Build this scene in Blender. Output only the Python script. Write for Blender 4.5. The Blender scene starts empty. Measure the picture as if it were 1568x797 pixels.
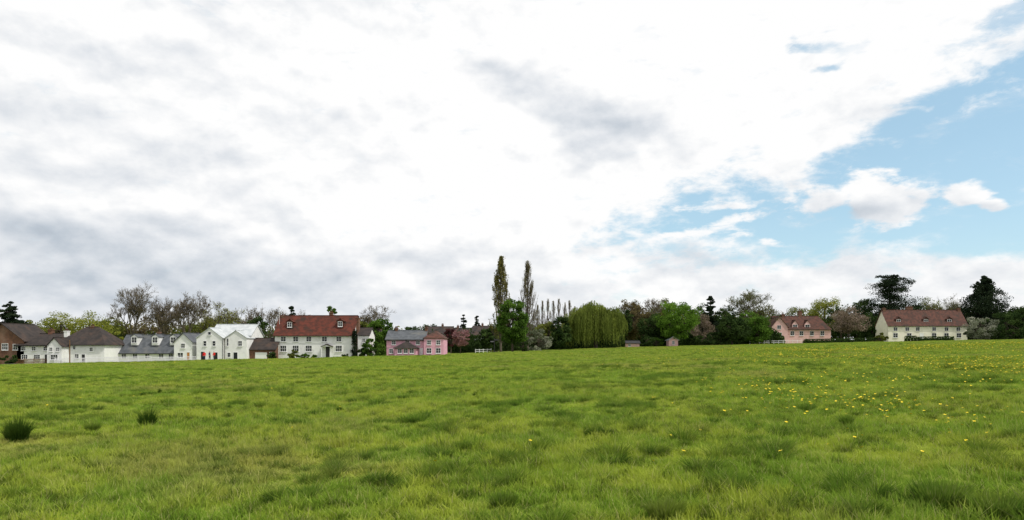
import bpy, math, random
import numpy as np
from mathutils import Vector
rng=np.random.default_rng(7); random.seed(7)
scene=bpy.context.scene
F=1045.0; HZ=530.0; CZ=1.6   # survey constants (focal length in photo px, eye level, eye height)

# ---------------------------------------------------------------- terrain
def ss(t):
    t=np.clip(t,0,1); return t*t*(3-2*t)
def ground(x,y):
    x=np.asarray(x,float); y=np.asarray(y,float)
    g=0.021*300*np.tanh(x/300)+0.5*ss((y-90)/110)*ss((x+20)/40)
    g=g+0.03*np.sin(x*.9+1.3*np.sin(y*.37))*np.sin(y*.7+.8*np.sin(x*.41))+0.05*np.sin(x*.23+y*.11)*np.sin(y*.19-x*.05)
    g=g+0.012*np.sin(x*2.7+y*1.1)*np.sin(y*2.3-x*.9)
    return g-ground0
ground0=0.0
ground0=float(ground(0,0))
def gz(x,y): return float(ground(x,y))
def X(px,Y): return (px-784)*Y/F

_h=rng.random((64,64))
def vnoise(x,y):
    x=np.asarray(x,float);y=np.asarray(y,float)
    xi=np.floor(x).astype(int);yi=np.floor(y).astype(int);fx=ss(x-xi);fy=ss(y-yi)
    a=_h[xi%64,yi%64];b=_h[(xi+1)%64,yi%64];c=_h[xi%64,(yi+1)%64];d=_h[(xi+1)%64,(yi+1)%64]
    return (a*(1-fx)+b*fx)*(1-fy)+(c*(1-fx)+d*fx)*fy

# ---------------------------------------------------------------- node helper
class NT:
    def __init__(s,nt): s.nt=nt; s.L=nt.links
    def n(s,t,**k):
        nd=s.nt.nodes.new(t)
        for a,b in k.items(): setattr(nd,a,b)
        return nd
    def set(s,sock,v):
        if isinstance(v,bpy.types.NodeSocket): s.L.new(v,sock)
        elif v is not None: sock.default_value=v
    def m(s,op,a,b=None,c=None,clamp=False):
        nd=s.n('ShaderNodeMath',operation=op); nd.use_clamp=clamp
        s.set(nd.inputs[0],a); s.set(nd.inputs[1],b); s.set(nd.inputs[2],c)
        return nd.outputs[0]
    def vm(s,op,a,b=None,scale=None):
        nd=s.n('ShaderNodeVectorMath',operation=op)
        s.set(nd.inputs[0],a); s.set(nd.inputs[1],b)
        if scale is not None: s.set(nd.inputs['Scale'],scale)
        return nd.outputs[0]
    def noise(s,vec,scale,detail=4,rough=.5,dist=0.0,lac=2.0):
        nd=s.n('ShaderNodeTexNoise'); s.set(nd.inputs['Vector'],vec)
        nd.inputs['Scale'].default_value=scale; nd.inputs['Detail'].default_value=detail
        nd.inputs['Roughness'].default_value=rough; nd.inputs['Distortion'].default_value=dist
        nd.inputs['Lacunarity'].default_value=lac
        return nd.outputs['Fac']
    def smooth(s,v,lo,hi,a=0.0,b=1.0,lin=False):
        nd=s.n('ShaderNodeMapRange'); nd.interpolation_type='LINEAR' if lin else 'SMOOTHSTEP'
        s.set(nd.inputs[0],v)
        for i,q in zip((1,2,3,4),(lo,hi,a,b)): nd.inputs[i].default_value=q
        return nd.outputs[0]
    def mix(s,t,a,b,blend='MIX'):
        nd=s.n('ShaderNodeMix',data_type='RGBA',blend_type=blend)
        s.set(nd.inputs[0],t)
        for i,q in ((6,a),(7,b)):
            if isinstance(q,tuple): q=(*q,1) if len(q)==3 else q
            s.set(nd.inputs[i],q)
        return nd.outputs[2]

def newmat(name):
    m=bpy.data.materials.new(name); m.use_nodes=True; m.node_tree.nodes.clear()
    return m,NT(m.node_tree)

def surf(name,c1,c2=None,scale=1.5,rough=.85,c3=None,s3=.3,bump=0.0,courses=0.0,spec=.2):
    m,t=newmat(name)
    out=t.n('ShaderNodeOutputMaterial'); b=t.n('ShaderNodeBsdfPrincipled')
    b.inputs['Roughness'].default_value=rough; b.inputs['Specular IOR Level'].default_value=spec
    geo=t.n('ShaderNodeNewGeometry').outputs['Position']
    col=t.mix(t.smooth(t.noise(geo,scale,4,.6),.35,.65),c1,c2 or tuple(x*.85 for x in c1))
    if c3: col=t.mix(t.smooth(t.noise(geo,s3,4,.6),.5,.72),col,c3)
    if courses:
        sx=t.n('ShaderNodeSeparateXYZ'); t.L.new(geo,sx.inputs[0])
        w=t.m('FRACT',t.m('MULTIPLY',sx.outputs[2],1/courses))
        d=t.smooth(w,0,.25,.72,1.0)
        mm=t.n('ShaderNodeVectorMath',operation='SCALE'); t.L.new(col,mm.inputs[0]); t.L.new(d,mm.inputs['Scale']); col=mm.outputs[0]
    t.L.new(col,b.inputs['Base Color'])
    if bump:
        bn=t.n('ShaderNodeBump'); bn.inputs['Strength'].default_value=bump; bn.inputs['Distance'].default_value=.05
        t.L.new(t.noise(geo,scale*6,4,.6),bn.inputs['Height']); t.L.new(bn.outputs[0],b.inputs['Normal'])
    t.L.new(b.outputs[0],out.inputs[0]); return m

def leafmat(name,c1,c2,trans=.35):
    m,t=newmat(name)
    out=t.n('ShaderNodeOutputMaterial')
    at=t.n('ShaderNodeAttribute'); at.attribute_name='lv'
    col=t.mix(at.outputs['Fac'],c1,c2)
    d=t.n('ShaderNodeBsdfDiffuse'); tr=t.n('ShaderNodeBsdfTranslucent'); mx=t.n('ShaderNodeMixShader'); mx.inputs[0].default_value=trans
    t.L.new(col,d.inputs[0]); t.L.new(col,tr.inputs[0]); t.L.new(d.outputs[0],mx.inputs[1]); t.L.new(tr.outputs[0],mx.inputs[2])
    t.L.new(mx.outputs[0],out.inputs[0]); return m

M={}
M['white']=surf('white_render',(.80,.80,.79),(.72,.72,.71),.8,c3=(.60,.60,.57),s3=.5)
M['whitepaint']=surf('white_paint',(.8,.8,.8),(.76,.76,.76),2,rough=.5)
M['cream']=surf('cream_render',(.82,.78,.67),(.74,.70,.59),.8,c3=(.66,.63,.53),s3=.5)
M['pink']=surf('pink_render',(.70,.38,.46),(.62,.33,.41),.9,c3=(.58,.36,.40),s3=.5)
M['palepink']=surf('pale_pink_render',(.72,.45,.44),(.64,.40,.39),.9,c3=(.58,.40,.38),s3=.5)
M['brick']=surf('brick',(.19,.095,.06),(.12,.065,.045),2.5,courses=.3,c3=(.22,.14,.10))
M['redroof']=surf('red_clay_tiles',(.125,.034,.022),(.065,.024,.017),1.0,courses=.34,c3=(.040,.026,.02),s3=.4,bump=.4)
M['brownroof']=surf('brown_clay_tiles',(.050,.040,.036),(.030,.026,.025),1.1,courses=.34,c3=(.07,.047,.037),s3=.5,bump=.4)
M['rustroof']=surf('weathered_clay_tiles',(.115,.050,.037),(.062,.033,.026),1.3,courses=.34,c3=(.047,.034,.028),s3=.5,bump=.4)
M['slate']=surf('slate_tiles',(.10,.108,.12),(.060,.067,.075),1.3,courses=.3,c3=(.13,.13,.12),s3=.4,rough=.7,spec=.3)
M['zinc']=surf('pale_metal_roof',(.50,.52,.53),(.38,.41,.42),1.0,rough=.6)
M['dark']=surf('dark_paint',(.03,.03,.032),(.02,.02,.02),2,rough=.5)
M['wood']=surf('brown_wood',(.20,.11,.05),(.12,.07,.035),2)
M['orange']=surf('orange_wood_door',(.45,.2,.06),(.38,.16,.05),2)
M['asphalt']=surf('asphalt',(.06,.06,.06),(.045,.045,.045),2)
M['bark']=surf('bark',(.085,.065,.048),(.045,.036,.028),3)
M['greybark']=surf('grey_bark',(.15,.125,.10),(.08,.067,.052),3)
def glass():
    m,t=newmat('window_glass'); out=t.n('ShaderNodeOutputMaterial'); b=t.n('ShaderNodeBsdfPrincipled')
    b.inputs['Base Color'].default_value=(.016,.020,.025,1); b.inputs['Roughness'].default_value=.12; b.inputs['Specular IOR Level'].default_value=.35
    t.L.new(b.outputs[0],out.inputs[0]); return m
M['glass']=glass()

# ---------------------------------------------------------------- numpy mesh builder (quads)
def quadmesh(name,V,Q,mats,mi=None,lv=None,link=True,smooth=False):
    me=bpy.data.meshes.new(name); V=np.asarray(V,np.float32); Q=np.asarray(Q,np.int32)
    me.vertices.add(len(V)); me.vertices.foreach_set('co',V.ravel())
    me.loops.add(Q.size); me.loops.foreach_set('vertex_index',Q.ravel())
    me.polygons.add(len(Q)); me.polygons.foreach_set('loop_start',np.arange(0,Q.size,4,dtype=np.int32))
    try: me.polygons.foreach_set('loop_total',np.full(len(Q),4,np.int32))
    except Exception: pass
    for m in mats: me.materials.append(m)
    if mi is not None: me.polygons.foreach_set('material_index',np.asarray(mi,np.int32))
    if lv is not None:
        a=me.attributes.new('lv','FLOAT','FACE'); a.data.foreach_set('value',np.asarray(lv,np.float32))
    me.update(calc_edges=True)
    if smooth: me.polygons.foreach_set('use_smooth',np.ones(len(Q),bool))
    ob=bpy.data.objects.new(name,me)
    if link: scene.collection.objects.link(ob)
    return ob
def unit(v): return v/np.maximum(np.linalg.norm(v,axis=-1,keepdims=True),1e-9)
def leaves(C,size,aspect=.6,vertical=False):
    n=len(C); a=unit(rng.normal(size=(n,3)))
    if vertical: a=unit(a*np.array([.25,.25,.2])+np.array([0,0,1.]))
    b=unit(np.cross(a,rng.normal(size=(n,3))))
    s=np.asarray(size)*rng.uniform(.6,1.3,n); s=s[:,None]/2
    V=np.stack([C-a*s-b*s*aspect,C+a*s*.9-b*s*aspect*.6,C+a*s*1.1+b*s*aspect,C-a*s*.7+b*s*aspect*.8],1).reshape(-1,3)
    return V,np.arange(n*4).reshape(-1,4)
def tubes(P0,P1,R0,R1,sides=4):
    P0=np.asarray(P0,float);P1=np.asarray(P1,float);R0=np.asarray(R0,float)[:,None,None];R1=np.asarray(R1,float)[:,None,None]
    d=unit(P1-P0); ref=np.where(np.abs(d[:,2:3])>.9,np.array([[1.,0,0]]),np.array([[0,0,1.]]))
    a=unit(np.cross(d,ref)); b=np.cross(d,a); th=np.arange(sides)*2*np.pi/sides
    ring=a[:,None,:]*np.cos(th)[None,:,None]+b[:,None,:]*np.sin(th)[None,:,None]
    V=np.concatenate([P0[:,None]+ring*R0,P1[:,None]+ring*R1],1).reshape(-1,3)
    k=np.arange(len(P0))[:,None]*2*sides; i=np.arange(sides)[None]; j=(i+1)%sides
    Q=np.stack([k+i,k+j,k+sides+j,k+sides+i],-1).reshape(-1,4)
    return V,Q
def assemble(name,parts,mats,loc=(0,0,0)):
    Vs=[];Qs=[];mi=[];lv=[];o=0
    for V,Q,k,l in parts:
        Vs.append(V);Qs.append(Q+o);o+=len(V);mi.append(np.full(len(Q),k)); lv.append(np.zeros(len(Q)) if l is None else l)
    ob=quadmesh(name,np.concatenate(Vs),np.concatenate(Qs),mats,np.concatenate(mi),np.concatenate(lv))
    ob.location=loc; return ob

# ---------------------------------------------------------------- trees
LM={
 'green':leafmat('leaf_green',(.040,.085,.016),(.13,.23,.035)),
 'fresh':leafmat('leaf_fresh_green',(.07,.14,.018),(.19,.33,.045)),
 'dark':leafmat('leaf_dark',(.020,.040,.014),(.070,.11,.030),.2),
 'conifer':leafmat('needles_dark',(.010,.019,.012),(.036,.052,.026),.1),
 'olive':leafmat('leaf_olive',(.065,.08,.02),(.20,.22,.05)),
 'yellow':leafmat('leaf_yellow_green',(.13,.15,.025),(.34,.36,.065)),
 'willow':leafmat('leaf_willow',(.075,.105,.022),(.25,.30,.06)),
 'bud':leafmat('leaf_bud_brown',(.09,.07,.035),(.20,.17,.075)),
 'pinkb':leafmat('blossom_pink',(.16,.07,.06),(.46,.26,.28)),
 'mauve':leafmat('blossom_mauve',(.11,.09,.05),(.38,.29,.25)),
 'whiteb':leafmat('blossom_pale',(.08,.11,.045),(.42,.42,.34)),
 'purple':leafmat('leaf_copper',(.05,.018,.02),(.12,.045,.045)),
}
def lobes(n=9):
    D=unit(rng.normal(size=(n,3))); S=rng.uniform(-.36,.30,n)
    return lambda d: 1+np.sum(S*np.maximum(0,d@D.T)**4,axis=1)
def trunk_parts(H,ztop,r,lean=.03):
    n=5; z=np.linspace(-.3,ztop,n+1); off=np.cumsum(rng.normal(0,lean*ztop/n,(n+1,2)),0); off[0]=0
    P=np.c_[off,z]; R=np.linspace(r*1.15,r*.45,n+1)
    V,Q=tubes(P[:-1],P[1:],R[:-1],R[1:],7); return P,V,Q
def crown_tree(name,px,Y,top,wpx,col='green',crown_bottom=.2,nclump=90,perclump=75,leaf=.34,bark='bark',shape=1.0):
    x=X(px,Y); g=gz(x,Y); H=CZ+(HZ-top)*Y/F-g; rx=wpx*Y/F/2
    leaf=leaf*1.2; perclump=int(perclump*1.15)
    zb=H*crown_bottom; rz=(H-zb)/2; cz=zb+rz
    P,TV,TQ=trunk_parts(H,cz+rz*.4,max(.09,H*.022))
    parts=[(TV,TQ,0,None)]
    d=unit(rng.normal(size=(nclump,3))); lf=lobes()
    r=rng.uniform(.35,1,nclump)**.5*.88*lf(d)
    hw=1.0+(shape-1)*d[:,2]
    C=np.c_[d[:,0]*rx*r*hw,d[:,1]*rx*.95*r*hw,cz+d[:,2]*rz*r]
    C[:,2]=np.minimum(C[:,2],H-rz*.12)
    cr=rng.uniform(.12,.28,nclump)*min(rx,rz*1.1)
    k=min(26,nclump); idx=rng.choice(nclump,k,False); s=np.array([P[min(len(P)-1,2+rng.integers(0,4))] for _ in range(k)])
    mid=(s+C[idx])/2+np.c_[np.zeros((k,2)),-np.ones(k)*rz*.08]
    V1,Q1=tubes(s,mid,np.full(k,H*.008+.03),np.full(k,H*.005+.02)); V2,Q2=tubes(mid,C[idx],np.full(k,H*.005+.02),np.full(k,.015))
    parts+= [(V1,Q1,0,None),(V2,Q2,0,None)]
    n=nclump*perclump; ci=np.repeat(np.arange(nclump),perclump)
    q=unit(rng.normal(size=(n,3)))*rng.uniform(.2,1,n)[:,None]**.6
    L=C[ci]+q*cr[ci][:,None]*np.array([1.15,1.15,.8])
    V,Q=leaves(L,leaf)
    cl=rng.uniform(0,.7,nclump); lv=np.clip(cl[ci]+rng.uniform(-.15,.35,n),0,1)
    parts.append((V,Q,1,lv))
    return assemble(name,parts,[M[bark],LM[col]],(x,Y,g))
def branching(levels,kids,spread,ratio,up=.15,start=(0,0,1)):
    segs=[]; cur=[(np.zeros(3),np.array(start,float),1.0,1.0)]
    for lv in range(levels):
        nxt=[]
        for p,d,l,r in cur:
            e=p+d*l*.55; d2=unit(d+rng.normal(0,.12,3)); e2=e+d2*l*.5
            segs.append((p,e,r,r*.82)); segs.append((e,e2,r*.82,r*.66))
            k=kids if lv>0 else kids+2
            a0=rng.uniform(0,6.28)
            for i in range(k):
                ref=np.cross(d2,[.3,.5,.8]); ref=unit(ref); b=np.cross(d2,ref); a=a0+i*6.283/k+rng.normal(0,.3)
                sp=spread*rng.uniform(.6,1.25)
                nd=unit(d2*math.cos(sp)+(ref*math.cos(a)+b*math.sin(a))*math.sin(sp)+np.array([0,0,up]))
                st=e2 if rng.random()<.6 else e
                nxt.append((st,nd,l*ratio*rng.uniform(.75,1.15),r*.55))
        cur=nxt
    return segs,cur
def bare_tree(name,px,Y,top,wpx,bud=None,levels=5,kids=3,spread=.55,ratio=.76,budn=1,leaf=.22,bark='greybark',up=.15,twigr=.019,thick=1.1,ivy=False):
    x=X(px,Y); g=gz(x,Y); H=CZ+(HZ-top)*Y/F-g
    segs,tips=branching(levels,kids,spread,ratio,up)
    P0=np.array([s[0] for s in segs]);P1=np.array([s[1] for s in segs]);R0=np.array([s[2] for s in segs]);R1=np.array([s[3] for s in segs])
    T0=np.array([t[0] for t in tips]);TD=np.array([t[1] for t in tips]);TL=np.array([t[2] for t in tips])
    k=3; T0=np.repeat(T0,k,0); TD=unit(np.repeat(TD,k,0)+rng.normal(0,.35,(len(T0),3))); TL=np.repeat(TL,k)
    T1=T0+TD*TL[:,None]
    allp=np.r_[P1,T1]; zs=H/np.percentile(allp[:,2],99.7); w=np.percentile(np.abs(allp[:,:2]),98); xs=wpx*Y/F/2/w
    S=np.array([xs,xs,zs]); r0=H*.020*thick
    V,Q=tubes(P0*S,P1*S,np.maximum(R0*r0,.026),np.maximum(R1*r0,.022),5); V2,Q2=tubes(T0*S,T1*S,np.full(len(T0),twigr*1.3),np.full(len(T0),twigr*.6),3)
    V[:,2]-=.2*(V[:,2]<.3)
    parts=[(V,Q,0,None),(V2,Q2,0,None)]; mats=[M[bark]]
    if bud:
        n=len(T1)*budn; t=rng.uniform(.3,1.05,n)[:,None]; A=np.repeat(T0*S,budn,0);B=np.repeat(T1*S,budn,0)
        L=A+(B-A)*t+rng.normal(0,.15,(n,3)); LV,LQ=leaves(L,leaf); parts.append((LV,LQ,1,np.clip(rng.normal(.5,.25,n),0,1))); mats.append(LM[bud])
    if ivy:
        n=2600; z=rng.uniform(.02,.55,n)*H; a=rng.uniform(0,6.28,n); r=rng.uniform(.2,1,n)*H*.11*(1.1-z/H)
        LV,LQ=leaves(np.c_[np.cos(a)*r,np.sin(a)*r,z],.35); parts.append((LV,LQ,len(mats),rng.uniform(0,1,n))); mats.append(LM['dark'])
    return assemble(name,parts,mats,(x,Y,g))
def poplar(name,px,Y,top,wpx,mat,n=5200,leaf=.22,bark='greybark',nb=150,nt=1300,pf=([0,.12,.25,.5,.8,1.0],[.35,.75,1,.95,.55,.10])):
    x=X(px,Y); g=gz(x,Y); H=CZ+(HZ-top)*Y/F-g; rw=wpx*Y/F/2
    P,TV,TQ=trunk_parts(H,H*.93,H*.011,.008)
    z0=rng.uniform(.08,.88,nb)*H; a=rng.uniform(0,6.28,nb)
    prof=lambda t: np.interp(t,*pf)
    ln=rng.uniform(.10,.2,nb)*H; z1=np.minimum(z0+ln,H*rng.uniform(.93,1,nb)); rr=prof(z1/H)*rw*rng.uniform(.5,1.08,nb)
    A=np.c_[np.zeros(nb),np.zeros(nb),z0]; B=np.c_[np.cos(a)*rr,np.sin(a)*rr,z1]; Mi=(A*.5+B*.5)+np.c_[np.cos(a)*rr*.28,np.sin(a)*rr*.28,-ln*.08]
    V1,Q1=tubes(A,Mi,np.full(nb,.055),np.full(nb,.04),4); V2,Q2=tubes(Mi,B,np.full(nb,.04),np.full(nb,.015),4)
    bi=rng.integers(0,nb,nt); t=rng.uniform(.1,1,nt)[:,None]; T0=Mi[bi]+(B[bi]-Mi[bi])*t; T1=T0+np.c_[rng.normal(0,.07*rw,(nt,2)),rng.uniform(.5,1.5,nt)]
    T1[:,2]=np.minimum(T1[:,2],H*1.01)
    V3,Q3=tubes(T0,T1,np.full(nt,.02),np.full(nt,.008),3)
    parts=[(TV,TQ,0,None),(V1,Q1,0,None),(V2,Q2,0,None),(V3,Q3,0,None)]
    ti=rng.integers(0,nt,n); L=T0[ti]+(T1[ti]-T0[ti])*rng.uniform(0,1.1,n)[:,None]+rng.normal(0,.12,(n,3))
    LV,LQ=leaves(L,leaf); parts.append((LV,LQ,1,np.clip(rng.uniform(0,.6,nt)[ti]+rng.uniform(0,.4,n),0,1)))
    return assemble(name,parts,[M[bark],mat],(x,Y,g))
def willow(name,px,Y,top,wpx):
    x=X(px,Y); g=gz(x,Y); H=CZ+(HZ-top)*Y/F-g; R=wpx*Y/F/2
    P,TV,TQ=trunk_parts(H,H*.55,.5); parts=[(TV,TQ,0,None)]
    nd=46
    a=rng.uniform(0,6.28,nd); rr=np.sqrt(rng.uniform(0,1,nd))*.86; D=np.c_[np.cos(a)*rr*R,np.sin(a)*rr*R,H*(1-.40*rr**2.0)*rng.uniform(.78,1.0,nd)]
    s=P[-2][None]+0*D; mid=s*.5+D*.5+np.array([0,0,.8]); V1,Q1=tubes(s,mid,np.full(nd,.16),np.full(nd,.09)); V2,Q2=tubes(mid,D,np.full(nd,.09),np.full(nd,.03)); parts+=[(V1,Q1,0,None),(V2,Q2,0,None)]
    ns=2400; di=rng.integers(0,nd,ns); a=rng.uniform(0,6.28,ns); r=np.sqrt(rng.uniform(0,1,ns))*R*.21
    S=D[di]+np.c_[np.cos(a)*r,np.sin(a)*r,-.55*r**2+.15]
    ln=rng.uniform(.16,.62,nd)[di]*rng.uniform(.5,1.3,ns)*H; ln=np.minimum(ln,np.maximum(.5,S[:,2]-rng.uniform(.3,2.6,ns))); per=18
    t=np.tile(np.linspace(0,1,per),ns); si=np.repeat(np.arange(ns),per)
    out=unit(S[:,:2])[si]*(np.sqrt(t)*.5)[:,None]
    L=np.c_[S[si,:2]+out+rng.normal(0,.07,(len(si),2)),S[si,2]-t*ln[si]]
    V,Q=leaves(L,.36,.36,vertical=True); cl=rng.uniform(.0,.8,nd)[di]; lv=np.clip(cl[si]+rng.uniform(-.2,.3,ns)[si]+rng.uniform(0,.15,len(si)),0,1)
    parts.append((V,Q,1,lv)); return assemble(name,parts,[M['bark'],LM['willow']],(x,Y,g))
def conifer(name,px,Y,top,wpx,bottom=.08,prof=None,n=95,per=120,col='conifer',leaf=.36,flat=.5,big=1.0):
    x=X(px,Y); g=gz(x,Y); H=CZ+(HZ-top)*Y/F-g; R=wpx*Y/F/2
    P,TV,TQ=trunk_parts(H,H*.93,H*.02,.012); parts=[(TV,TQ,0,None)]
    prof=prof or ([0,.15,.4,.7,.9,1],[.8,1,.85,.55,.28,.06])
    t=rng.uniform(0,1,n)**1.1; z=(bottom+(1-bottom)*t)*H*.985; a=rng.uniform(0,6.28,n); rad=np.interp(t,*prof)*R; r=rad*rng.uniform(.05,1.0,n)
    C=np.c_[np.cos(a)*r,np.sin(a)*r,z]; cr=np.maximum(.45,rad*rng.uniform(.16,.36,n))*big
    V1,Q1=tubes(np.c_[np.zeros((n,2)),z-.5],C,np.full(n,.09),np.full(n,.03)); parts.append((V1,Q1,0,None))
    ci=np.repeat(np.arange(n),per); q=unit(rng.normal(size=(n*per,3)))*(rng.uniform(0,1,n*per)**.5)[:,None]
    L=C[ci]+q*cr[ci][:,None]*np.array([1.2,1.2,flat]); L[:,2]-= .10*np.linalg.norm((L-C[ci])[:,:2],axis=1); L[:,2]=np.minimum(L[:,2],H)
    V,Q=leaves(L,leaf,.6); parts.append((V,Q,1,np.clip(rng.uniform(0,.6,n)[ci]+rng.uniform(0,.4,n*per),0,1)))
    return assemble(name,parts,[M['bark'],LM[col]],(x,Y,g))
def hedge(name,px0,px1,Y,top,depth=1.6,col='dark',round_=.2,leaf=.2):
    x0,x1=X(px0,Y),X(px1,Y); xc=(x0+x1)/2; g=gz(xc,Y); H=CZ+(HZ-top)*Y/F-g; w=(x1-x0)/2
    n=int((w*2*H*2+w*2*depth+depth*H*2)*42); n=max(600,min(n,22000))
    p=rng.uniform(-1,1,(n,3)); pr=rng.random(n)
    pick=np.where(pr<.5,1,np.where(pr<.85,2,0)); sg=np.where(rng.random(n)<.5,-1,1); p[np.arange(n),pick]=sg
    p[:,2]=(p[:,2]+1)/2
    bx=1+.16*(vnoise(p[:,0]*w*.8+7,p[:,2]*H*.9)-.5)
    L=np.c_[p[:,0]*w*(1-round_*p[:,2]**3*.4),p[:,1]*depth/2*(1-round_*p[:,2]**3)*bx,p[:,2]*H*(1-(.5 if round_>.1 else .08)*vnoise(p[:,0]*w*.5+px0,3+p[:,1]*depth))]
    L*= (1-rng.uniform(0,.09,n))[:,None]
    zoff=ground(xc+L[:,0],Y+L[:,1])-g; L[:,2]+=zoff
    V,Q=leaves(L,leaf,.8)
    lv=np.clip(.25+.5*vnoise(L[:,0]*1.3,L[:,2]*1.7+L[:,1])+rng.uniform(-.25,.25,n),0,1)
    ns=max(4,int(w*3)); sx=np.linspace(-w*.9,w*.9,ns); A=np.c_[sx,np.zeros(ns),np.full(ns,-.4)]; B=np.c_[sx,np.zeros(ns),np.full(ns,H*.6)]
    B[:,2]+=ground(xc+sx,Y+0*sx)-g
    V1,Q1=tubes(A,B,np.full(ns,min(depth*.3,.55)),np.full(ns,min(depth*.3,.55)*.6),5)
    return assemble(name,[(V1,Q1,1,np.zeros(len(Q1))),(V,Q,1,lv)],[M['bark'],LM[col]],(xc,Y,g))
def bush(name,px,Y,top,wpx,col='dark',n=34,per=70,leaf=.26):
    return crown_tree(name,px,Y,top,wpx,col,crown_bottom=-.12,nclump=n,perclump=per,leaf=leaf)

# ---------------------------------------------------------------- polygon parts (buildings etc.)
import bmesh
class Build:
    def __init__(s,name,Y,px0,px1,D=7.0):
        s.name=name;s.Y=Y;s.pc=(px0+px1)/2;s.k=Y/F;s.D=D;s.X0=X(s.pc,Y);s.g=gz(s.X0,Y);s.parts={}
    def x(s,px): return (px-s.pc)*s.k
    def z(s,py,dy=0): return CZ+(HZ-py)*(s.Y+dy)/F-s.g
    def add(s,part,mat,verts,faces):
        p=s.parts.setdefault((part,mat),([],[])); o=len(p[0]); p[0].extend(verts); p[1].extend([tuple(i+o for i in f) for f in faces])
    def box(s,part,mat,x0,x1,y0,y1,z0,z1):
        s.add(part,mat,[(x0,y0,z0),(x1,y0,z0),(x1,y1,z0),(x0,y1,z0),(x0,y0,z1),(x1,y0,z1),(x1,y1,z1),(x0,y1,z1)],
              [(0,3,2,1),(4,5,6,7),(0,1,5,4),(1,2,6,5),(2,3,7,6),(3,0,4,7)])
    def prism(s,part,mat,pts,off):
        n=len(pts); q=[tuple(a+b for a,b in zip(p,off)) for p in pts]
        s.add(part,mat,list(pts)+q,[tuple(range(n)),tuple(range(2*n-1,n-1,-1))]+[(i,(i+1)%n,n+(i+1)%n,n+i) for i in range(n)])
    def roof(s,mat,x0,x1,y0,y1,ze,zr,axis='x',ov=.3,hip=(0,0),th=.12,wall=None,part='roof'):
        if axis=='x': a0,a1,b0,b1=x0,x1,y0,y1; mp=lambda a,b,z:(a,b,z)
        else: a0,a1,b0,b1=y0,y1,x0,x1; mp=lambda a,b,z:(b,a,z)
        bc=(b0+b1)/2; sl=(zr-ze)/(bc-b0); zo=ze-ov*sl+.02
        A0,A1=a0-ov,a1+ov; r0=a0+hip[0] if hip[0] else A0; r1=a1-hip[1] if hip[1] else A1; zr_=zr+.02
        off=(0,0,th)
        s.prism(part,mat,[mp(A0,b0-ov,zo),mp(A1,b0-ov,zo),mp(r1,bc,zr_),mp(r0,bc,zr_)],off)
        s.prism(part,mat,[mp(A0,b1+ov,zo),mp(A1,b1+ov,zo),mp(r1,bc,zr_),mp(r0,bc,zr_)],off)
        if hip[0]: s.prism(part,mat,[mp(A0,b0-ov,zo),mp(r0,bc,zr_),mp(A0,b1+ov,zo)],off)
        elif wall: s.prism('gable_wall',wall,[mp(a0,b0,ze),mp(a0,b1,ze),mp(a0,bc,zr)],mp(.25,0,0))
        if hip[1]: s.prism(part,mat,[mp(A1,b0-ov,zo),mp(r1,bc,zr_),mp(A1,b1+ov,zo)],off)
        elif wall: s.prism('gable_wall',wall,[mp(a1-.25,b0,ze),mp(a1-.25,b1,ze),mp(a1-.25,bc,zr)],mp(.25,0,0))
        s.box('ridge_tiles',mat,*( (r0,r1,bc-.12,bc+.12) if axis=='x' else (bc-.12,bc+.12,r0,r1)),zr_+th-.08,zr_+th+.07)
    def walls(s,mat,x0,x1,y0,y1,z1): s.box('walls',mat,x0,x1,y0,y1,-.7,z1)
    def window(s,px,pt,pb,wpx,cols=2,rows=2,y=0,frame='whitepaint',zs=None):
        cx=s.x(px); w=wpx*1.12*s.k/2; z0=s.z(pb,y); z1=s.z(pt-.4,y); s.win(cx,w,z0,z1,y,cols,rows,frame)
    def win(s,cx,w,z0,z1,y,cols=2,rows=2,frame='whitepaint'):
        s.box('window_glass','glass',cx-w,cx+w,y-.02,y+.05,z0,z1)
        f=.06; a,b=y-.07,y-.021
        s.box('window_frames',frame,cx-w-f,cx-w+.01,a,b,z0-f,z1+f); s.box('window_frames',frame,cx+w-.01,cx+w+f,a,b,z0-f,z1+f)
        s.box('window_frames',frame,cx-w+.012,cx+w-.012,a,b,z1-.01,z1+f); s.box('window_frames',frame,cx-w+.012,cx+w-.012,a,b,z0-f,z0+.01)
        s.box('window_sills',frame,cx-w-.12,cx+w+.12,y-.16,y-.001,z0-f-.07,z0-f-.002)
        for i in range(1,cols):
            xx=cx-w+2*w*i/cols; s.box('window_bars',frame,xx-.025,xx+.025,a+.01,b,z0+.012,z1-.012)
        for i in range(1,rows):
            zz=z0+(z1-z0)*i/rows; s.box('window_bars',frame,cx-w+.014,cx+w-.014,a+.016,b,zz-.02,zz+.02)
    def door(s,px,pt,wpx,mat='dark',y=0):
        cx=s.x(px);w=wpx*s.k/2;z1=s.z(pt,y)
        s.box('door',mat,cx-w,cx+w,y-.03,y+.05,0,z1); f=.08
        s.box('door_frame','whitepaint',cx-w-f,cx-w,y-.06,y,0,z1+f); s.box('door_frame','whitepaint',cx+w,cx+w+f,y-.06,y,0,z1+f); s.box('door_frame','whitepaint',cx-w,cx+w,y-.06,y,z1,z1+f)
        s.box('door_step','asphalt',cx-w-.3,cx+w+.3,y-.5,y-.07,-.3,.12)
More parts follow.
